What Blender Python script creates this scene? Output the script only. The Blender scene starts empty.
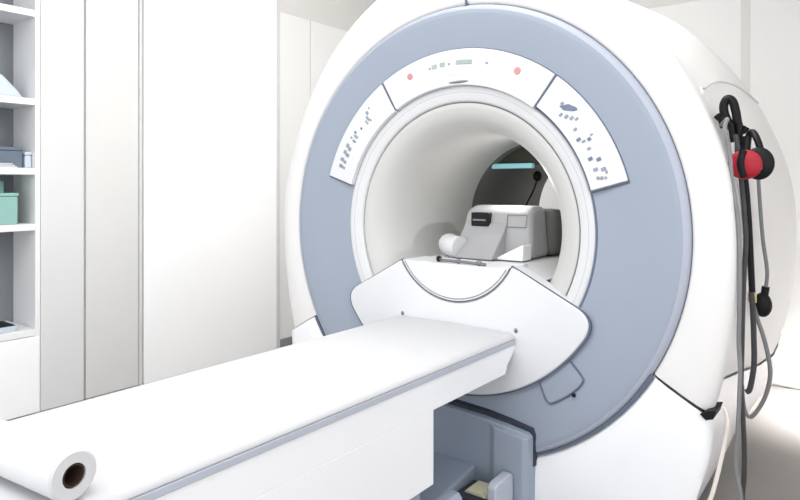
import bpy, bmesh, math, random
from mathutils import Vector, Matrix
from math import sin, cos, pi, radians as R, hypot, atan2, degrees

random.seed(3)
sc = bpy.context.scene
col = sc.collection
ZC = 0.95                      # height of the bore axis; the gantry front is the plane y = 0

# ------------------------------------------------------------------ materials
MATS = {}
def mat(name, color, rough=0.5, spec=0.5, noise=0.0, scale=8.0, coat=0.0, emis=None, estr=0.0, metal=0.0, bump=0.0):
    if name in MATS: return MATS[name]
    m = bpy.data.materials.new(name); m.use_nodes = True
    nt = m.node_tree; b = nt.nodes['Principled BSDF']
    b.inputs['Roughness'].default_value = rough
    b.inputs['Metallic'].default_value = metal
    b.inputs['Specular IOR Level'].default_value = spec
    b.inputs['Coat Weight'].default_value = coat
    b.inputs['Coat Roughness'].default_value = 0.12
    tc = nt.nodes.new('ShaderNodeTexCoord'); nz = nt.nodes.new('ShaderNodeTexNoise')
    nz.inputs['Scale'].default_value = scale; nz.inputs['Detail'].default_value = 4
    nt.links.new(tc.outputs['Object'], nz.inputs['Vector'])
    rp = nt.nodes.new('ShaderNodeValToRGB')
    lo = [c * (1 - noise) for c in color]; hi = [min(1, c * (1 + noise)) for c in color]
    rp.color_ramp.elements[0].color = (*lo, 1); rp.color_ramp.elements[0].position = .3
    rp.color_ramp.elements[1].color = (*hi, 1); rp.color_ramp.elements[1].position = .7
    nt.links.new(nz.outputs['Fac'], rp.inputs['Fac']); nt.links.new(rp.outputs['Color'], b.inputs['Base Color'])
    if bump:
        bp = nt.nodes.new('ShaderNodeBump'); bp.inputs['Strength'].default_value = bump; bp.inputs['Distance'].default_value = .002
        nt.links.new(nz.outputs['Fac'], bp.inputs['Height']); nt.links.new(bp.outputs['Normal'], b.inputs['Normal'])
    if emis:
        b.inputs['Emission Color'].default_value = (*emis, 1); b.inputs['Emission Strength'].default_value = estr
    MATS[name] = m
    return m

WHITE   = mat('gloss_white_plastic', (.88, .88, .89), .36, .5, .01, 3, .15)
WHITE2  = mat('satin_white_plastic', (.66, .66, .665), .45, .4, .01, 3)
PANEL   = mat('panel_white', (.70, .705, .72), .4, .4, .01, 5)
SHELL   = mat('shell_warm_white', (.76, .745, .73), .42, .4, .012, 2)
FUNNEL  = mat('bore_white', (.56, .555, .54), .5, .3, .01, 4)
SHADEGR   = mat('shade_grey', (.13, .13, .12), .6, .3, .04, 6)
BLUE    = mat('blue_grey_plastic', (.305, .345, .415), .5, .3, .012, 3, .0)
BLUEDK  = mat('blue_grey_dark_shaded', (.28, .325, .40), .5, .4, .03, 5)
BLUEST  = mat('blue_grey_band', (.44, .465, .53), .5, .4, .02, 9)
BLUELT  = mat('lavender_edge_highlight', (.40, .428, .50), .45, .3, .01, 3)
GAP     = mat('dark_gap', (.045, .05, .07), .7, .2, .1, 20)
GAPGR   = mat('grey_gap', (.24, .24, .25), .6, .2, .05, 20)
GAPBL   = mat('slate_gap', (.12, .14, .19), .6, .2, .05, 20)
BLACK   = mat('black_rubber', (.005, .005, .006), .5, .25, .15, 30)
CABLE   = mat('grey_cable', (.20, .20, .205), .5, .4, .06, 40)
CABLEDK = mat('dark_cable', (.05, .05, .055), .5, .4, .1, 40)
CABLEWH = mat('white_cable', (.72, .66, .60), .5, .4, .04, 40)
COILM   = mat('coil_grey', (.36, .36, .365), .45, .4, .01, 6)
RED     = mat('red_cushion', (.40, .008, .022), .45, .4, .08, 30)
REDBTN  = mat('red_button', (.55, .26, .24), .5, .4, .05, 60)
GREENGL = mat('grey_green_print', (.36, .42, .395), .5, .3, .06, 80)
BLUEICO = mat('slate_blue_print', (.27, .31, .39), .5, .3, .1, 80)
PRINTGR = mat('grey_print', (.29, .30, .335), .5, .3, .1, 80)
DARKPR  = mat('dark_print', (.15, .19, .27), .5, .3, .1, 80)
YELLOW  = mat('brass_yellow', (.62, .48, .16), .4, .5, .06, 40)
PAD     = mat('cream_pad', (.62, .60, .42), .6, .3, .06, 30)
FABRIC  = mat('white_mattress', (.54, .54, .55), .75, .2, .008, 14, bump=.05)
PAPER   = mat('white_paper', (.60, .60, .605), .85, .1, .012, 40, bump=.08)
CARD    = mat('brown_cardboard_core', (.06, .036, .026), .8, .2, .15, 60)
WALL    = mat('wall_paint', (.78, .775, .76), .6, .25, .01, 2)
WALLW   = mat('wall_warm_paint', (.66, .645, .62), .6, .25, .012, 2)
DOORW   = mat('door_white', (.93, .93, .93), .45, .3, .006, 2)
SEAM    = mat('seam_grey', (.62, .62, .615), .6, .2, .03, 10)
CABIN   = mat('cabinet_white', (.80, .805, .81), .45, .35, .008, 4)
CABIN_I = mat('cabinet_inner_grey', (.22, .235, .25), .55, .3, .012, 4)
PANELA  = mat('wall_panel_white', (.68, .68, .68), .5, .3, .008, 4)
PANELB  = mat('wall_panel_cream', (.66, .655, .64), .5, .3, .008, 4)
CEIL    = mat('ceiling_white', (.82, .82, .81), .8, .2, .01, 4)
FLOORM  = mat('floor_vinyl', (.25, .232, .22), .4, .4, .04, 5, bump=.03)
MINT    = mat('mint_box', (.26, .46, .415), .5, .35, .03, 12)
MINTDK  = mat('teal_box', (.14, .30, .27), .5, .35, .04, 12)
SLATE   = mat('slate_box', (.13, .165, .21), .55, .3, .05, 15)
PALEBL  = mat('pale_blue_plastic', (.52, .58, .65), .4, .4, .03, 15)
TEALGL  = mat('teal_strip', (.30, .62, .66), .4, .4, .02, 10, emis=(.35, .75, .8), estr=.12)
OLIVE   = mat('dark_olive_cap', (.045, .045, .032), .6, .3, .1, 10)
STEEL   = mat('dark_steel', (.20, .205, .22), .35, .5, .05, 20, metal=.6)

# ------------------------------------------------------------------ helpers
def link(name, bm, m, parent=None, smooth=None, bev=0.0, seg=3):
    me = bpy.data.meshes.new(name)
    bmesh.ops.recalc_face_normals(bm, faces=bm.faces[:])
    bm.to_mesh(me); bm.free()
    o = bpy.data.objects.new(name, me); col.objects.link(o)
    if isinstance(m, (list, tuple)):
        for k in m: me.materials.append(k)
    else: me.materials.append(m)
    if parent is not None:
        o.parent = parent
        o.matrix_parent_inverse = Matrix.Translation(-world_loc(parent))
    if bev:
        b = o.modifiers.new('bevel', 'BEVEL'); b.width = bev; b.segments = seg; b.limit_method = 'ANGLE'; b.angle_limit = R(35)
        b.harden_normals = True
    if smooth is not None or bev:
        for p in me.polygons: p.use_smooth = True
        me.set_sharp_from_angle(angle=R(smooth if smooth is not None else 40))
    return o
def world_loc(o):
    return Vector(o.location) if o.parent is None else Vector(o.get('_wl', (0, 0, 0)))
def thing(name, label, cat, loc=(0, 0, 0), group=None):
    o = bpy.data.objects.new(name, None); col.objects.link(o); o.location = loc; o.empty_display_size = .1
    o['label'] = label; o['category'] = cat
    if group: o['group'] = group
    return o
def tag(o, label, cat, group=None):
    o['label'] = label; o['category'] = cat
    if group: o['group'] = group
    return o
def struct(o): o['kind'] = 'structure'; return o

def box(bm, x0, x1, y0, y1, z0, z1):
    v = [bm.verts.new(p) for p in ((x0,y0,z0),(x1,y0,z0),(x1,y1,z0),(x0,y1,z0),(x0,y0,z1),(x1,y0,z1),(x1,y1,z1),(x0,y1,z1))]
    for f in ((0,3,2,1),(4,5,6,7),(0,1,5,4),(1,2,6,5),(2,3,7,6),(3,0,4,7)): bm.faces.new([v[i] for i in f])
    return v
def mkbox(name, dims, m, parent=None, bev=0.004):
    bm = bmesh.new(); box(bm, *dims); return link(name, bm, m, parent, bev=bev)
def prism(bm, pts, axis, a, b):
    """extrude a 2-D outline along an axis: axis 'y' -> pts are (x,z); 'x' -> (y,z); 'z' -> (x,y)"""
    def P(p, t): return {'y': (p[0], t, p[1]), 'x': (t, p[0], p[1]), 'z': (p[0], p[1], t)}[axis]
    A = [bm.verts.new(P(p, a)) for p in pts]; B = [bm.verts.new(P(p, b)) for p in pts]
    n = len(pts)
    bm.faces.new(A); bm.faces.new(B[::-1])
    for i in range(n): bm.faces.new([A[i], B[i], B[(i+1) % n], A[(i+1) % n]])
def mkprism(name, pts, axis, a, b, m, parent=None, bev=0.004, smooth=None):
    bm = bmesh.new(); prism(bm, pts, axis, a, b); return link(name, bm, m, parent, bev=bev, smooth=smooth)
def polar(r, deg, cx=0.0): return (cx + r*cos(R(deg)), ZC + r*sin(R(deg)))
def lathe(name, prof, a0, a1, n, m, parent=None, closed=False, smooth=40, pt=None, loop=False):
    """sweep a profile [(r or f(deg), y)] round the bore axis"""
    bm = bmesh.new(); rows = []
    for i in range(n if closed else n+1):
        a = a0 + (a1-a0)*i/n; row = []
        for r, y in prof:
            rr = r(a) if callable(r) else r
            p = [rr*cos(R(a)), y, ZC + rr*sin(R(a))]
            if p[2] < 0.001: p[2] = 0.001
            if pt: p = pt(p, a)
            row.append(bm.verts.new(p))
        rows.append(row)
    k = len(rows); L = len(prof)
    for i in range(k if closed else k-1):
        A, B = rows[i], rows[(i+1) % k]
        for j in range(L if loop else L-1):
            bm.faces.new([A[j], A[(j+1) % L], B[(j+1) % L], B[j]])
    if loop and not closed:
        bm.faces.new(rows[0]); bm.faces.new(rows[-1][::-1])
    return link(name, bm, m, parent, smooth=smooth)
def smoothpath(pts, sub=6):
    P = [Vector(p) for p in pts]; out = []
    for i in range(len(P)-1):
        p0 = P[max(i-1, 0)]; p1 = P[i]; p2 = P[i+1]; p3 = P[min(i+2, len(P)-1)]
        for k in range(sub):
            t = k/sub
            out.append(.5*((2*p1)+(p2-p0)*t+(2*p0-5*p1+4*p2-p3)*t*t+(3*p1-p0-3*p2+p3)*t**3))
    out.append(P[-1]); return out
def tube(bm, pts, r, seg=8, sub=6, cap=True):
    P = smoothpath(pts, sub) if sub > 1 else [Vector(p) for p in pts]
    rings = []; ref = None
    for i, p in enumerate(P):
        t = (P[min(i+1, len(P)-1)] - P[max(i-1, 0)]).normalized()
        if ref is None: ref = t.orthogonal().normalized()
        ref = (ref - t*ref.dot(t)).normalized(); bi = t.cross(ref)
        rr = r(i/(len(P)-1)) if callable(r) else r
        rings.append([bm.verts.new(p + (ref*cos(2*pi*k/seg) + bi*sin(2*pi*k/seg))*rr) for k in range(seg)])
    for A, B in zip(rings, rings[1:]):
        for k in range(seg): bm.faces.new([A[k], A[(k+1) % seg], B[(k+1) % seg], B[k]])
    if cap: bm.faces.new(rings[0][::-1]); bm.faces.new(rings[-1])
def mktube(name, pts, r, m, parent=None, seg=8, sub=6):
    bm = bmesh.new(); tube(bm, pts, r, seg, sub); return link(name, bm, m, parent, smooth=50)
def ellipsoid(bm, c, rad, u=20, v=12):
    bmesh.ops.create_uvsphere(bm, u_segments=u, v_segments=v, radius=1, matrix=Matrix.Translation(c) @ Matrix.Diagonal((*rad, 1)))
def interp(t, x):
    if x <= t[0][0]: return t[0][1]
    for (a, b), (c_, d) in zip(t, t[1:]):
        if x <= c_: return b + (d-b)*(x-a)/(c_-a)
    return t[-1][1]
def sinterp(t, x):                       # smoother version: average over a small window
    return sum(interp(t, x+d) for d in (-4, -2, 0, 2, 4))/5

# ------------------------------------------------------------------ room
RX0, RX1, RY0, RY1, CH = -2.15, 3.2, -3.6, 2.35, 2.75
struct(mkbox('floor', (RX0-.5, RX1, RY0, RY1+.2, -.1, 0), FLOORM, bev=0))
struct(mkbox('ceiling', (RX0-.5, RX1, RY0, RY1+.2, CH, CH+.1), CEIL, bev=0))
struct(mkbox('wall_rear', (RX0-.5, RX1, RY1, RY1+.2, 0, CH), WALL, bev=0))
struct(mkbox('wall_left', (RX0-.5, RX0-.018, -.29, RY1, 0, CH), SEAM, bev=0))
struct(mkbox('light_block_right', (2.3, 2.5, .05, RY1, 0, CH), WALL, bev=0))  # unseen part wall, added to keep world light off the scanner's side
n = 0
for y0, y1, m, dx in ((-.29, -.084, PANELA, 0), (-.072, .212, PANELB, -.004), (1.215, 1.505, WALL, -.012), (1.514, RY1, WALL, -.012)):
    n += 1
    struct(mkbox('trim_%d' % n, (RX0-.018, RX0+dx, y0, y1, .0 if n < 3 else .05, CH), m, bev=.004))
# bright white door with a pale grey edge strip and a strip for edge shadow
d = struct(mkbox('door_1', (RX0-.018, RX0+.012, .236, 1.178, .0, CH-.02), DOORW, bev=.004))
struct(mkbox('trim_5', (RX0-.018, RX0+.004, .214, .230, 0, CH), SEAM, bev=.002))
struct(mkbox('trim_6', (RX0-.018, RX0+.006, 1.184, 1.212, 0, CH), SEAM, bev=.002))  # shadow along the door's right edge, built as a grey strip
struct(mkbox('baseboard_left', (RX0-.018, RX0+.004, 1.215, RY1, 0, .05), GAPGR, bev=.002))
# beige band along the top of the walls
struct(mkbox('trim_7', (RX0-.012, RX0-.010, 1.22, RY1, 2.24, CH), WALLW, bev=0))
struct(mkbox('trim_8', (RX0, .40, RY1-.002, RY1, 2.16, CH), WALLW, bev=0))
# joint in the rear wall, dado and deep skirting
struct(mkbox('trim_9', (.405, .45, RY1-.006, RY1, .31, CH), WALLW, bev=.002))
struct(mkbox('baseboard_rear', (RX0, RX1, RY1-.06, RY1, 0, .30), WALL, bev=.012))

# ------------------------------------------------------------------ the scanner
scan = thing('mri_scanner', 'big white MRI scanner with blue-grey ring front and round bore', 'scanner', (0, .6, 0))
RB = [(-90,.95),(-60,1.10),(-50,.985),(-42,.935),(-36,.89),(-30,.835),(-20,.805),(-10,.785),(0,.778),(10,.778),(25,.776),(37,.786),(50,.806),(65,.83),(90,.845)]
def rb(deg):
    a = (deg+180) % 360 - 180
    if a > 90: a = 180-a
    if a < -90: a = -180-a
    return sinterp(RB, a) if a > -28 else interp(RB, a)
def rbs(k, d=0): return lambda a: rb(a)*k + d
RIM = .6815
side = [(rbs(s), y) for y, s in ((.03,1.0),(.05,.996),(.07,.988),(.10,.968),(.16,.955),(.28,.960),(.42,.985),(.6,1.02),(.8,1.04),(.95,1.034),(1.1,1.01),(1.2,.98),(1.27,.93),(1.30,.86))]
def blend(t, d=0): return lambda a: RIM*(1-t) + rb(a)*t + d
shellprof = [(RIM, .09), (RIM, .014), (RIM+.003, .005), (RIM+.010, .000), (blend(.45), -.003), (blend(.62), -.003), (blend(.80), .000), (blend(.92), .008), (blend(.975), .018)] + side + [(.34, 1.305), (.335, 1.25)]
# everything the gaps look into
lathe('outer_shell', shellprof, -29.75, 209.75, 150, SHELL, scan, smooth=50)
# thin dark joint at the crown of the shell
mkbox('shell_joint', (.0435, .0495, -.0045, .05, ZC+RIM-.004, ZC+RIM+.10), GAPBL, scan, 0)
SPT = [(.0, 1.0), (.03, 1.0), (.05,.996),(.07,.988),(.10,.968),(.16,.955),(.28,.960),(.42,.985),(.6,1.02),(.8,1.04),(.95,1.034),(1.1,1.01),(1.2,.98),(1.27,.93),(1.30,.86)]
def pk(y):
    def f(a):
        b = (a+180) % 360 - 180
        if b < -90: b = -180-b
        t = max(0, min(1, (-30-b)/16)); t = t*t*(3-2*t)
        return rb(a)*(interp(SPT, y)*(1-t) + min(.988, interp([(0,.99),(1,.98),(1.3,.87)], y))*t) + (.004 if y < 1 else 0)
    return f
plprof = [(RIM+.002, .09), (RIM+.002, .012), (RIM+.006, .002), (RIM+.016, -.005), (blend(.3), -.010), (blend(.7), -.010), (blend(.92), -.007), (blend(.985), .002)] + [(pk(y), y) for y in (.02, .05, .07, .10, .16, .28, .42, .6, .8, .95, 1.1, 1.2, 1.29)] + [(.4, 1.3)]
def core(y, d=.016): return lambda a: (pk(y)(a) if -150 < ((a+180) % 360 - 180) < -30 else rb(a)*interp(SPT, y)) - d
lathe('inner_core', [(.675, .06), (core(.06, .03), .06)] + [(core(y), y) for y in (.10, .16, .28, .42, .6, .8, 1.0, 1.15)] + [(.5, 1.2)], 0, 360, 120, SEAM, scan, True)
lathe('plinth', plprof, -149.95, -30.05, 100, WHITE, scan, smooth=50)
bm = bmesh.new(); prism(bm, [(.703, .538), (.716, .548), (.738, .552), (.732, .532), (.716, .526)], 'y', -.0125, .07)
link('notch', bm, BLACK, scan)
# blue ring: shallow cone, crease at r = .55, rounded outer edge
RO = .680
lathe('front_ring', [(.42, .05), (.42, .016), (.548, .004), (.556, .002), (.650, -.0115), (.656, -.0115), (.664, -.0102), (.664, .02)], 0, 360, 160, BLUE, scan, True, 30)
lathe('ring_edge', [(.6642, .02), (.6642, -.0104), (.670, -.0085), (.676, -.004), (RO, .002), (RO+.0015, .012), (RO+.0015, .07)], 0, 360, 160, BLUELT, scan, True, 40)  # highlight on the rounded edge is put into its lighter colour
lathe('ring_joint', [(RO-.002, .010), (lambda a: RO-.001, -.006), (lambda a: RO+.0015+.007*max(0,1-((a%360)<270 and abs(a-212) or abs(a-328))/60), -.006), (RO+.010, .03)], 210, 330, 110, GAPBL, scan)
# white trim round the mouth and the bore itself
lathe('bore_trim', [(.4405, .07), (.4405, .020), (.438, .014), (.432, .012), (.398, .024), (.394, .026), (.392, .032), (.392, .07)], 0, 360, 140, WHITE2, scan, True, 60)
lathe('trim_joint', [(.4475, .03), (.4475, .0135), (.4405, .0135), (.4405, .03)], -29, 85, 90, GAPBL, scan)
lathe('mouth_joint', [(.393, .036), (.387, .036)], 0, 360, 120, GAPGR, scan, True)
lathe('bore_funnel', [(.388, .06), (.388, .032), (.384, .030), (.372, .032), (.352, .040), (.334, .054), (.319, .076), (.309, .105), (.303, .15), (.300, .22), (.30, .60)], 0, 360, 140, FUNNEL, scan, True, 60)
lathe('bore_shaded_wall', [(.30, .60), (.298, .602), (.298, 1.22), (.305, 1.25), (.335, 1.29)], 0, 360, 100, SHADEGR, scan, True, 60)  # deep bore wall, its unlit darkness put into the grey
# roof piece deep in the bore with a teal light strip under it
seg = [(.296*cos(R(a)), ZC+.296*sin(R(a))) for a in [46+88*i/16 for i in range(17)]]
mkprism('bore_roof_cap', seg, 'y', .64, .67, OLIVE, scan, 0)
mkbox('light_strip', (-.214, -.035, .615, .64, ZC+.199, ZC+.219), TEALGL, scan, .004)
bm = bmesh.new(); ellipsoid(bm, (-.10, .80, 1.12), (.018, .018, .022)); tube(bm, [(-.10,.80,1.11),(-.118,.80,1.06),(-.15,.80,1.0),(-.17,.8,.93),(-.18,.8,.85)], .004)
link('bore_cable', bm, BLACK, scan, smooth=60)

# control panels: raised white sectors with dark joints
def sector(name, r0, r1, a0, a1, y0, y1, m, parent, rnd=0.0, n=40, bev=.003):
    pts = [polar(r1, a0+(a1-a0)*i/n) for i in range(n+1)] + [polar(r0, a1+(a0-a1)*i/n) for i in range(n+1)]
    return mkprism(name, pts, 'y', y0, y1, m, parent, bev, smooth=30)
sector('panel_backing', .446, .553, 14.6, 162.8, .000, .012, GAPBL, scan)
def pad(a, r, da, dr, m, parent, name='button', y=-.004, disc=False, cap=.0025):
    if disc:
        pts = [(r*cos(R(a)) + dr*cos(2*pi*i/20), ZC + r*sin(R(a)) + dr*sin(2*pi*i/20)) for i in range(20)]
    else:
        k = 6
        pts = [polar(r+dr, a-da+2*da*i/k) for i in range(k+1)] + [polar(r-dr, a+da-2*da*i/k) for i in range(k+1)]
    return mkprism(name, pts, 'y', y-cap, y+.002, m, parent, .0008)
pl = sector('control_panel', .4395, .5500, 121.15, 162.2, -.004, .022, PANEL, scan)
pt_ = sector('control_panel', .4395, .5500, 52.9, 120.25, -.004, .022, PANEL, scan)
pr = sector('control_panel', .4490, .5500, 15.3, 52.1, -.004, .008, PANEL, scan)
# top panel: two red buttons, a row of grey-green displays, white name plate, slot
for a, r in ((108.7, .510), (64.6, .510)):
    b = pad(a, r, 0, .0105, REDBTN, pt_, disc=True)
for a, da, m in ((97.8, 1.0, GREENGL), (94.4, .95, GREENGL), (91.6, .35, PRINTGR), (86.2, 2.5, GREENGL), (83, .7, GREENGL), (99.8, .35, PRINTGR), (76.5, .5, PRINTGR)):
    pad(a, .509 if da > .4 else .507, da, .0065 if da > .6 else .003, m, pt_, 'display' if da > .8 else 'button')
pad(89.6, .481, 4.0, .0085, WHITE, pt_, 'name_plate')
bm = bmesh.new(); ellipsoid(bm, (.020, -.004, ZC+.4485), (.036, .006, .004)); link('slot', bm, GAPGR, pt_, smooth=60)
# left panel: rows of small keys
for a, r, da, dr, m in ((132.4, .513, .55, .006, BLUEICO), (130.6, .520, .25, .003, BLUEICO), (133.6, .497, .5, .009, PRINTGR), (135.0, .490, .35, .008, PRINTGR), (133.0, .484, .4, .004, PRINTGR),
                        (138.6, .495, .35, .004, DARKPR), (141.6, .508, .4, .005, DARKPR), (142.8, .497, .5, .009, BLUEICO), (144.8, .494, .35, .007, DARKPR), (144.4, .512, .35, .004, PRINTGR),
                        (148, .512, .8, .006, PRINTGR), (148.6, .497, .8, .006, PRINTGR), (150.8, .511, .7, .006, BLUEICO), (151.4, .496, .7, .007, PRINTGR), (154, .511, .7, .007, PRINTGR), (154.4, .496, .6, .006, PRINTGR), (156.6, .508, .7, .007, PRINTGR), (156.8, .493, .5, .006, PRINTGR)):
    pad(a, r, da, dr, m, pl)
# right panel: blue picture display and a branching set of keys
k = [(43.6, .505), (44.2, .494), (42.4, .520), (40.6, .523), (41.2, .510)]
pts = [polar(r, a) for r, a in ((.492, 45.4), (.513, 43.6), (.5225, 41.0), (.520, 40.2), (.510, 40.8), (.492, 43.4))]
mkprism('display', pts, 'y', -.0065, -.003, DARKPR, pr, .001)
pts = [polar(r, a) for r, a in ((.497, 45.8), (.507, 45.6), (.508, 44.8), (.498, 44.9))]
mkprism('display', pts, 'y', -.0065, -.003, PRINTGR, pr, .001)
for a, r, da, dr, m in ((43.0, .478, .4, .006, BLUEICO), (41.2, .486, .5, .006, BLUEICO), (39.6, .494, .45, .006, BLUEICO), (38.3, .503, .35, .005, PRINTGR),
                        (36.0, .483, .4, .005, PRINTGR), (32.6, .475, .5, .006, DARKPR), (31.2, .484, .35, .005, PRINTGR), (30.8, .500, .5, .005, DARKPR), (31.6, .511, .3, .004, PRINTGR),
                        (28.3, .487, .4, .005, PRINTGR), (25.2, .478, .55, .006, DARKPR), (23.9, .498, .55, .006, DARKPR), (21.4, .480, .55, .006, BLUEICO), (20.6, .500, .55, .007, BLUEICO),
                        (18.6, .478, .5, .004, PRINTGR), (18.2, .488, .5, .004, PRINTGR), (17.9, .498, .45, .003, PRINTGR), (19.4, .505, .4, .003, PRINTGR)):
    pad(a, r, da, dr, m, pr)

# lower front panel: a rounded sector between 210 and 330 degrees
def lower_outline(r0, r1, half, rc, n=48):
    """sector outline about -90 deg with rounded outer corners"""
    a0, a1 = -90-half, -90+half
    a0 += 1; a1 += 1
    da = degrees(rc/r1)
    out = [polar(r0, a1), polar(r1-rc*1.5, a1)]
    for i in range(1, 9):                   # rounded corner (quadratic)
        t = i/9; p0 = polar(r1-rc*1.5, a1); p1 = polar(r1, a1); p2 = polar(r1, a1-da*1.5)
        out.append(((1-t)**2*p0[0]+2*t*(1-t)*p1[0]+t*t*p2[0], (1-t)**2*p0[1]+2*t*(1-t)*p1[1]+t*t*p2[1]))
    out += [polar(r1, a1-da*1.5+(a0-a1+da*3)*i/n) for i in range(n+1)]
    for i in range(1, 9):
        t = i/9; p0 = polar(r1, a0+da*1.5); p1 = polar(r1, a0); p2 = polar(r1-rc*1.5, a0)
        out.append(((1-t)**2*p0[0]+2*t*(1-t)*p1[0]+t*t*p2[0], (1-t)**2*p0[1]+2*t*(1-t)*p1[1]+t*t*p2[1]))
    out += [polar(r1-rc*1.5, a0)] + [polar(r0, a0+(a1-a0)*i/n) for i in range(n)]
    return out
mkprism('lower_panel_joint', lower_outline(.2225, .505, 62.6, .04), 'y', -.003, .006, GAPBL, scan, 0)
mkprism('lower_panel', lower_outline(.226, .500, 62.4, .04), 'y', -.008, .06, PANEL, scan, .005, smooth=30)
# raised grey seams along the slanting top edges
for a in (-151.0, -27.4):
    p0 = polar(.226, a); p1 = polar(.386, a)
    mktube('panel_seam', [(p0[0], -.004, p0[1]), (p1[0], -.004, p1[1])], .0032, GAPGR, scan, sub=1)
# floor of the bore: flat bed track with slanting sides, and its half-moon front
prof = [(.268, .806), (.19, .838), (-.19, .838), (-.268, .806)] + [polar(.299, a) for a in range(-150, -29, 6)]
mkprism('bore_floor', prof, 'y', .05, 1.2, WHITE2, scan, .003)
prof = [(-.192, .842), (.192, .842)] + [polar(.2205, -28.5-122*i/30) for i in range(31)]
mkprism('bed_front', prof, 'y', -.006, .12, PANEL, scan, 0, smooth=30)
prof_o = [polar(.2245, -31-118*i/40) for i in range(41)]
mktube('bed_seam', [(p[0], -.0065, p[1]) for p in prof_o], .0018, GAPGR, scan, sub=1)
mktube('bed_seam', [(p[0]*.955, -.0065, ZC+(p[1]-ZC)*.955) for p in prof_o], .0014, GAPGR, scan, sub=1)
h = mktube('bed_latch', [(-.055, .012, .851), (-.04, .0, .850), (.02, -.002, .850), (.075, -.003, .849), (.115, -.004, .848)], .0045, STEEL, scan)
for x, y, rr in ((-.066, .018, .010), (.018, .0, .0085), (.092, -.003, .009)):
    bm = bmesh.new(); ellipsoid(bm, (x, y, .851), (rr, rr*.8, rr)); link('latch_knob', bm, BLACK if x < 0 else STEEL, scan, smooth=60)

# latch cover outlined on the lower right of the ring
def ry(r): return .002 - (r-.556)/(.104)*.014 if r > .556 else .016 - (r-.42)/(.128)*.012
fl = [(.508, -56.0), (.545, -56.6), (.562, -56.4), (.570, -55), (.573, -50), (.573, -46), (.568, -43.6), (.556, -43.0), (.508, -42.8)]
pts = [polar(r, a) for r, a in fl]
bm = bmesh.new(); A = [bm.verts.new((p[0], ry(f[0])-.003, p[1])) for p, f in zip(pts, fl)]; bm.faces.new(A)
fp = link('latch_cover', bm, BLUE, scan)
mktube('latch_joint', [(p[0], ry(f[0])-.003, p[1]) for p, f in zip(pts, fl)], .0028, GAPBL, scan, sub=4)
bm = bmesh.new(); p = polar(.580, -48.2); ellipsoid(bm, (p[0], ry(.58)-.004, p[1]), (.006, .005, .006)); link('latch_knob', bm, BLACK, scan, smooth=60)

# blue docking base under the table end
top = [(-.275, .36), (-.27, .40), (-.18, .412), (0, .416), (.12, .410), (.20, .402), (.268, .392), (.275, .375), (.275, 0), (-.275, 0)]
mkprism('docking_joint', [(x*1.013, z+.010) for x, z in top[:-2]] + [(.2785, .30), (-.2785, .30)], 'y', -.02, .05, GAP, scan, 0)
mkprism('docking_base', top, 'y', -.045, .05, BLUEDK, scan, .008, smooth=30)  # table's shadow on this front is put into the darker blue
bm = bmesh.new(); prism(bm, [(.150, -.044), (.175, -.062), (.262, -.062), (.274, -.050), (.274, .0), (.15, .0)], 'z', 0, .40)
for v in bm.verts:
    if v.co.z > .1: v.co.z = .402 - (v.co.x-.15)*.13
link('docking_cheek', bm, BLUE, scan, bev=.003)
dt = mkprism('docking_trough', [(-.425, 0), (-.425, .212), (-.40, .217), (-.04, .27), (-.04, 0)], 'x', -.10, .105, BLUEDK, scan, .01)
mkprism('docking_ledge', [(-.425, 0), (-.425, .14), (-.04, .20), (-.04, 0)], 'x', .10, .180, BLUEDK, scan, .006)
mkprism('docking_bracket', [(-.17, 0), (-.17, .282), (-.155, .292), (-.085, .295), (-.068, .285), (-.068, 0)], 'x', .212, .240, BLUEST, scan, .007)
mkbox('contact_tray', (.108, .208, -.17, -.06, .188, .232), GAP, scan, .003)
mkprism('contact_pad', [(.124, .232), (.138, .246), (.182, .246), (.196, .232)], 'y', -.145, -.08, PAD, scan, .004)
mkprism('contact_pad', [(.118, .19), (.130, .222), (.175, .222), (.185, .19)], 'y', -.25, -.19, PAD, scan, .004)

# ------------------------------------------------------------------ head coil lying in the bore
coil = thing('head_coil', 'pale grey box-shaped head coil on the bed track inside the bore', 'head coil', (.01, .3, .84))
prof = [(.225, .842), (.232, .90), (.252, .985), (.268, 1.005), (.30, 1.013), (.37, 1.013), (.37, .842)]
bm = bmesh.new(); prism(bm, prof, 'x', -.125, .150)
for v in bm.verts:                                     # narrower towards the top
    t = max(0, (v.co.z-.842)/.17)
    v.co.x = .02 + (v.co.x-.02)*(1.0 - .11*t*t)
link('housing', bm, COILM, coil, bev=.02, seg=4)
prof = [(.36, .842), (.36, .995), (.40, 1.002), (.50, .995), (.56, .96), (.58, .842)]
mkprism('rear_shaded_half', prof, 'x', -.10, .172, SHADEGR, coil, .03)  # rear half of the coil, its shadowed side coloured dark grey
mkprism('front_apron', [(.135, .842), (.138, .850), (.215, .925), (.24, .955), (.26, .955), (.26, .842)], 'x', -.105, .055, COILM, coil, .012)
bm = bmesh.new(); tube(bm, [(-.165, .235, .876), (-.15, .205, .878), (-.105, .165, .878), (-.075, .155, .876)], .037, 16, 4); link('neck_roll', bm, WHITE2, coil, smooth=50)
mkprism('lit_bed_wedge', [(.040, .842), (.145, .842), (.148, .892), (.140, .892)], 'y', .175, .235, WHITE, coil, .003)  # lit bit of bed beside the coil, built as a bright wedge
w = mkbox('window', (-.075, -.008, .226, .262, .944, .990), BLACK, coil, .004)
mkbox('window_slat', (-.066, -.017, .2235, .236, .962, .968), STEEL, w, .001)
bm = bmesh.new(); zy = lambda z: .232 + (z-.90)/(.085)*.020 - .0025
tube(bm, [(.054, zy(.945), .945), (.124, zy(.945), .945), (.124, zy(.985), .985), (.054, zy(.985), .985), (.054, zy(.945), .945)], .0016, 6, 1)
link('label_outline', bm, GAPGR, coil)

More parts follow.
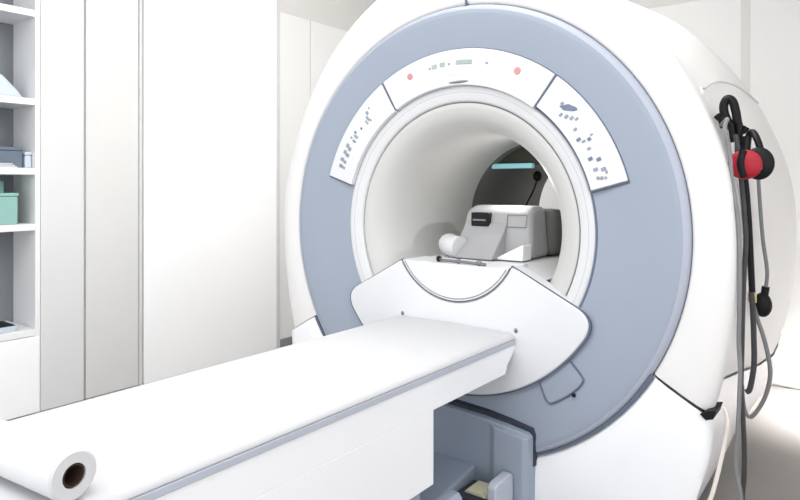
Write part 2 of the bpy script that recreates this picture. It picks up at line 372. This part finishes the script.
# ------------------------------------------------------------------ patient table
TX, TE = .215, -1.345
tab = thing('patient_table', 'long white patient table with blue-grey side band docked to the scanner', 'table', (0, -.7, 0))
# body: skirt with a cut-back end, plus the pedestal below
sk = [(TE, .553), (TE, .628), (-.002, .628), (-.002, .618), (-.016, .600), (-.046, .578), (-.060, .553)]
mkprism('skirt', sk, 'x', -TX+.004, TX-.004, WHITE, tab, .004)
mkbox('pedestal', (-TX+.004, TX-.004, TE+.03, -.415, .380, .556), WHITE, tab, .002)
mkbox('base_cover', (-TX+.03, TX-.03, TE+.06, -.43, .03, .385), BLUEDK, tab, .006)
mkprism('base_rail', [(TX-.03, .03), (TX+.005, .03), (TX+.005, .305), (TX-.005, .318), (TX-.03, .318)], 'y', TE+.06, -.30, BLUE, tab, .004)
mkbox('floor_foot', (-TX, TX, TE+.1, -.35, 0, .032), GAP, tab, .006)
mkprism('side_band', [(TE, .628), (TE, .642), (-.009, .642), (-.009, .628)], 'x', -TX, TX, BLUEST, tab, .002)
bm = bmesh.new()
cr = [(-TX, .642), (-TX+.002, .650), (-TX+.010, .657), (-TX+.022, .6605), (-.10, .662), (0, .663), (.10, .662), (TX-.022, .6605), (TX-.010, .657), (TX-.002, .650), (TX, .642)]
prism(bm, cr, 'y', TE, -.009); link('mattress', bm, FABRIC, tab, bev=.004)
for x in (-.191, .219):
    bm = bmesh.new(); ellipsoid(bm, (x if x < 0 else .216, -.008, .668), (.0055, .0055, .007)); link('pin', bm, STEEL, tab, smooth=60)
mkprism('end_lip', [(TE-.045, .60), (TE-.040, .655), (TE-.02, .664), (TE+.01, .660), (TE+.01, .60)], 'x', -TX, TX, WHITE, tab, .006)

# paper roll across the end of the table
rl = thing('paper_roll', 'white paper roll with brown core lying across the near table end', 'paper roll', (.19, -1.243, .664))
ax = Vector((-cos(R(6.5)), -sin(R(6.5)), 0)); c0 = Vector((.199, -1.241, .664+.0335)); L = .46
def ring_tube(name, r0, r1, a, b, m, parent, seg=48):
    bm = bmesh.new(); u = Vector((0, 0, 1)); v = ax.cross(u).normalized(); rows = []
    for c, r in ((a, r0), (a, r1-.003), (a+ax*.003, r1), (b-ax*.003, r1), (b, r1-.003), (b, r0)):
        rows.append([bm.verts.new(c + (u*cos(2*pi*k/seg)+v*sin(2*pi*k/seg))*r) for k in range(seg)])
    for i in range(6):
        A, B = rows[i], rows[(i+1) % 6]
        for k in range(seg): bm.faces.new([A[k], A[(k+1) % seg], B[(k+1) % seg], B[k]])
    return link(name, bm, m, parent, smooth=40)
ring_tube('paper', .0165, .0338, c0, c0+ax*L, PAPER, rl)
ring_tube('core', .0145, .0164, c0+ax*.001, c0+ax*(L-.001), CARD, rl)

# ------------------------------------------------------------------ things hanging on the right side of the scanner
hk = thing('cable_hanger', 'black cable hanger clipped to the upper right side of the scanner', 'hanger', (.72, .27, 1.25))
mktube('loop', [(.725,.27,1.235),(.708,.27,1.267),(.702,.27,1.298),(.710,.27,1.318),(.724,.27,1.312),(.732,.27,1.282),(.737,.27,1.249),(.745,.27,1.222)], .0115, BLACK, hk, 10)
mktube('bar', [(.684,.27,1.276),(.703,.27,1.256),(.723,.27,1.240),(.747,.27,1.228),(.758,.27,1.240)], .009, BLACK, hk)
for p, q in (((.697,.262,1.272),(.703,.262,1.240)), ((.722,.255,1.25),(.73,.255,1.20)), ((.742,.26,1.25),(.742,.26,1.20)), ((.735,.28,1.235),(.737,.28,1.14))):
    mktube('clip', [p, q], .009, BLACK, hk, 8, 1)

hp = thing('ear_protector', 'black ear protector with a red cushion hanging on the scanner side', 'ear protector', (.77, .27, 1.08))
bm = bmesh.new(); ellipsoid(bm, (.797, .195, 1.139), (.036, .016, .042), 28, 16); link('ear_cup', bm, BLACK, hp, smooth=60)
bm = bmesh.new(); ellipsoid(bm, (.7705, .165, 1.136), (.040, .017, .038), 28, 16); link('cushion', bm, RED, hp, smooth=60)
mktube('cushion_strap', [(.768, .156, 1.172), (.763, .150, 1.138), (.770, .156, 1.104)], .0095, BLACK, hp)
mktube('headband', [(.803,.20,1.165),(.792,.21,1.20),(.778,.235,1.222),(.766,.25,1.214),(.764,.235,1.17)], .0085, BLACK, hp, 10)

sb = thing('squeeze_bulb', 'black rubber squeeze bulb hanging on a grey hose beside the scanner', 'squeeze bulb', (.785, .36, .72))
bm = bmesh.new(); ellipsoid(bm, (.783, .36, .752), (.024, .024, .034)); link('bulb', bm, BLACK, sb, smooth=60)
mktube('neck', [(.791, .36, .803), (.787, .36, .775)], .010, BLACK, sb, 10, 1)
mktube('hose', [(.772,.36,1.120),(.777,.36,1.028),(.784,.36,.932),(.794,.36,.849),(.791,.36,.800)], .005, CABLE, sb)

def cable(name, pts, r, m, label, cat='cable', group=None):
    return tag(mktube(name, pts, r, m), label, cat, group)
cable('hanging_cable', [(.700,.245,1.245),(.738,.12,1.25),(.748,.036,1.221),(.758,.034,1.168),(.764,.03,1.10),(.776,.02,1.03),(.781,.02,.977),(.783,.02,.882),(.781,.025,.787),(.778,.035,.716),(.781,.035,.646),(.779,.035,.575),(.776,.035,.503),(.772,.035,.443),(.774,.035,.396),(.783,.035,.339),(.785,.035,.2),(.80,.04,.03),(.84,.07,.008)], .0050, CABLE, 'grey cable hanging nearest the ring, leftmost of the hanging cables')
cable('hanging_cable', [(.742,.21,1.215),(.749,.20,1.175),(.756,.20,1.102),(.763,.20,1.019),(.767,.20,.942),(.763,.20,.851),(.760,.20,.760),(.758,.20,.656),(.756,.20,.564),(.760,.20,.488),(.763,.20,.410),(.763,.20,.333),(.758,.20,.253),(.758,.20,.1),(.78,.21,.02),(.83,.25,.009)], .0062, CABLEDK, 'dark grey cable hanging straight down the middle of the bundle')
c = cable('hanging_cable', [(.748,.27,1.215),(.750,.27,1.16),(.754,.27,1.103),(.759,.27,1.044),(.764,.27,.964),(.768,.27,.870),(.771,.27,.798)], .0082, BLACK, 'thick black cable hanging below the ear protector, ending in yellow')
t = mktube('yellow_tip', [(.771,.27,.797),(.771,.27,.771)], .0105, YELLOW, c, 10, 1); t['label'] = 'brass yellow connector tip'
cable('hanging_cable', [(.771,.275,.770),(.778,.30,.725),(.792,.30,.681),(.804,.30,.629),(.809,.30,.576),(.799,.30,.521),(.780,.30,.477),(.761,.30,.453),(.747,.30,.475),(.742,.30,.537)], .0055, CABLE, 'thin grey cable looping out to the right below the yellow tip')
cable('hanging_cable', [(.772,.25,.80),(.776,.245,.759),(.778,.25,.675),(.778,.25,.609),(.769,.25,.546),(.760,.25,.534)], .007, CABLEDK, 'short dark cable with a bare end hanging above the loop')
cable('trailing_cable', [(.748,.03,.552),(.757,.02,.526),(.752,.018,.477),(.741,.010,.414),(.729,-.005,.354),(.715,-.01,.309),(.68,-.02,.18),(.655,-.03,.05),(.66,-.05,.008),(.70,-.2,.006)], .005, CABLEWH, 'thin cream cable trailing down the front of the white plinth')
# grip lip on the shell
g = mktube('grip_lip', [(.700,.035,1.308),(.675,.13,1.335),(.649,.298,1.358),(.65,.386,1.383),(.658,.484,1.398),(.678,.592,1.397),(.696,.692,1.381),(.714,.767,1.358)], .0035, SEAM, scan)

# ------------------------------------------------------------------ shelf cabinet on the left
cab = thing('shelf_cabinet', 'tall white open shelf cabinet with a cupboard door at the left edge', 'cabinet', (RX0-.1, -.9, 0))
CX0, CX1, CY0, CY1 = RX0-.26, RX0, -1.50, -.292
mkbox('side_panel', (CX0, CX1, CY1-.022, CY1, 0, CH-.01), CABIN, cab, .002)
mkbox('side_panel', (CX0, CX1, CY0, CY0+.022, 0, CH-.01), CABIN, cab, .002)
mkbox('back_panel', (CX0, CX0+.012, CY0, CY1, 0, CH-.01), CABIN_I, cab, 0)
for z in (.385, .885, 1.150, 1.480, 1.90, 2.3):
    mkbox('shelf', (CX0+.012, CX1-.003, CY0+.022, CY1-.022, z-.018, z+.014), CABIN, cab, .002)
dr = mkbox('cupboard_door', (CX1-.018, CX1+.002, CY0+.006, CY1-.004, .002, .364), DOORW, cab, .003)
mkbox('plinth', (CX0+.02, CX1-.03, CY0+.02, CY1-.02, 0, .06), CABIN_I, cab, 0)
X1 = RX0-.012
def sbox(name, label, dims, m, lid=None, cat='box'):
    x0, x1, y0, y1, z0, z1 = dims
    t = thing(name, label, cat, ((x0+x1)/2, (y0+y1)/2, z0))
    mkbox('body', dims, m, t, .006)
    if lid: mkbox('lid', (x0-.003, x1+.003, y0-.003, y1+.003, z1, z1+.016), lid, t, .004)
    return t
sbox('storage_box', 'mint green storage box on the third shelf of the cabinet', (X1-.08, X1, -.68, -.385, .899, 1.03), MINT, MINT)
sbox('storage_box', 'darker teal box standing behind the mint green box', (X1-.185, X1-.09, -.68, -.41, .899, 1.105), MINTDK)
sbox('storage_box', 'slate blue box on the second shelf between black and pale containers', (X1-.15, X1-.03, -.47, -.352, 1.164, 1.245), SLATE, SLATE)
sbox('equipment_case', 'black case at the picture edge on the second shelf', (X1-.15, X1-.02, -.66, -.478, 1.164, 1.31), BLACK, cat='case')
sbox('plastic_container', 'pale blue plastic container at the end of the second shelf', (X1-.12, X1-.02, -.346, -.316, 1.164, 1.225), PALEBL, PALEBL, cat='container')
bm = bmesh.new()
for i in range(3): box(bm, X1-.018+.0, X1+.006, -.62, -.39-.01*i, 1.164+.007*i, 1.170+.007*i)
tag(link('paper_stack', bm, PAPER, bev=.001), 'small stack of white papers at the front of the second shelf', 'papers')
bm = bmesh.new(); prism(bm, [(-.60, 1.494), (-.335, 1.494), (-.36, 1.53), (-.43, 1.60), (-.60, 1.64)], 'x', X1-.15, X1-.05)
tag(link('folded_bag', bm, PALEBL, bev=.015), 'blue-grey folded bag with a sloping top on the upper shelf', 'bag')
tr = thing('tray', 'dark tray with a pale rim on the bottom open shelf', 'tray', (X1-.1, -.5, .399))
mkprism('rim', [(-.68, .425), (-.66, .399), (-.40, .399), (-.365, .425)], 'x', X1-.17, X1-.01, PALEBL, tr, .004)
mkbox('liner', (X1-.16, X1-.02, -.66, -.39, .423, .429), BLACK, tr, .002)

# ------------------------------------------------------------------ light
def area(name, loc, target, sx, sy, power, color=(1, 1, 1)):
    l = bpy.data.lights.new(name, 'AREA'); l.shape = 'RECTANGLE'; l.size = sx; l.size_y = sy; l.energy = power; l.color = color
    o = bpy.data.objects.new(name, l); col.objects.link(o); o.location = loc
    o.rotation_euler = (Vector(target)-Vector(loc)).to_track_quat('-Z', 'Y').to_euler(); return o
area('unseen_lamp', (.1, -1.45, 2.7), (.0, -1.1, 0), 3.0, 1.4, 25, (1, .995, .99))
rl_ = area('unseen_lamp', (1.35, 1.75, 2.7), (1.35, 1.98, 0), 1.2, .3, 20, (1, .985, .97)); rl_.data.spread = R(26)  # narrow unseen lamp, added to brighten the rear floor
area('unseen_lamp', (-.4, .35, 2.7), (-2.15, .9, .35), .5, 2.2, 34)  # unseen wall washer, added to brighten the left wall and door
bl = bpy.data.lights.new('bore_fill_light', 'POINT'); bl.energy = .5; bl.shadow_soft_size = 0; bl.color = (1, .99, .96)  # invisible point light added in mid-bore to lift its walls
bo = bpy.data.objects.new('bore_fill_light', bl); col.objects.link(bo); bo.location = (.04, .30, 1.06)
w = bpy.data.worlds.new('World'); sc.world = w; w.use_nodes = True
bg = w.node_tree.nodes['Background']; bg.inputs['Color'].default_value = (.95, .97, 1.0, 1); bg.inputs['Strength'].default_value = .88

# ------------------------------------------------------------------ camera
cd = bpy.data.cameras.new('camera'); cam = bpy.data.objects.new('camera', cd); col.objects.link(cam)
cam.location = (1.0571, -1.64615, 1.0853)
cam.rotation_euler = (R(90), 0, .6552)
cd.sensor_width = 36; cd.lens = 634.03*36/800
cd.shift_y = -(250-184.54)/800
cd.clip_start = .02
sc.camera = cam
sc.view_settings.view_transform = 'Standard'
sc.view_settings.look = 'None'
sc.view_settings.exposure = 1.1
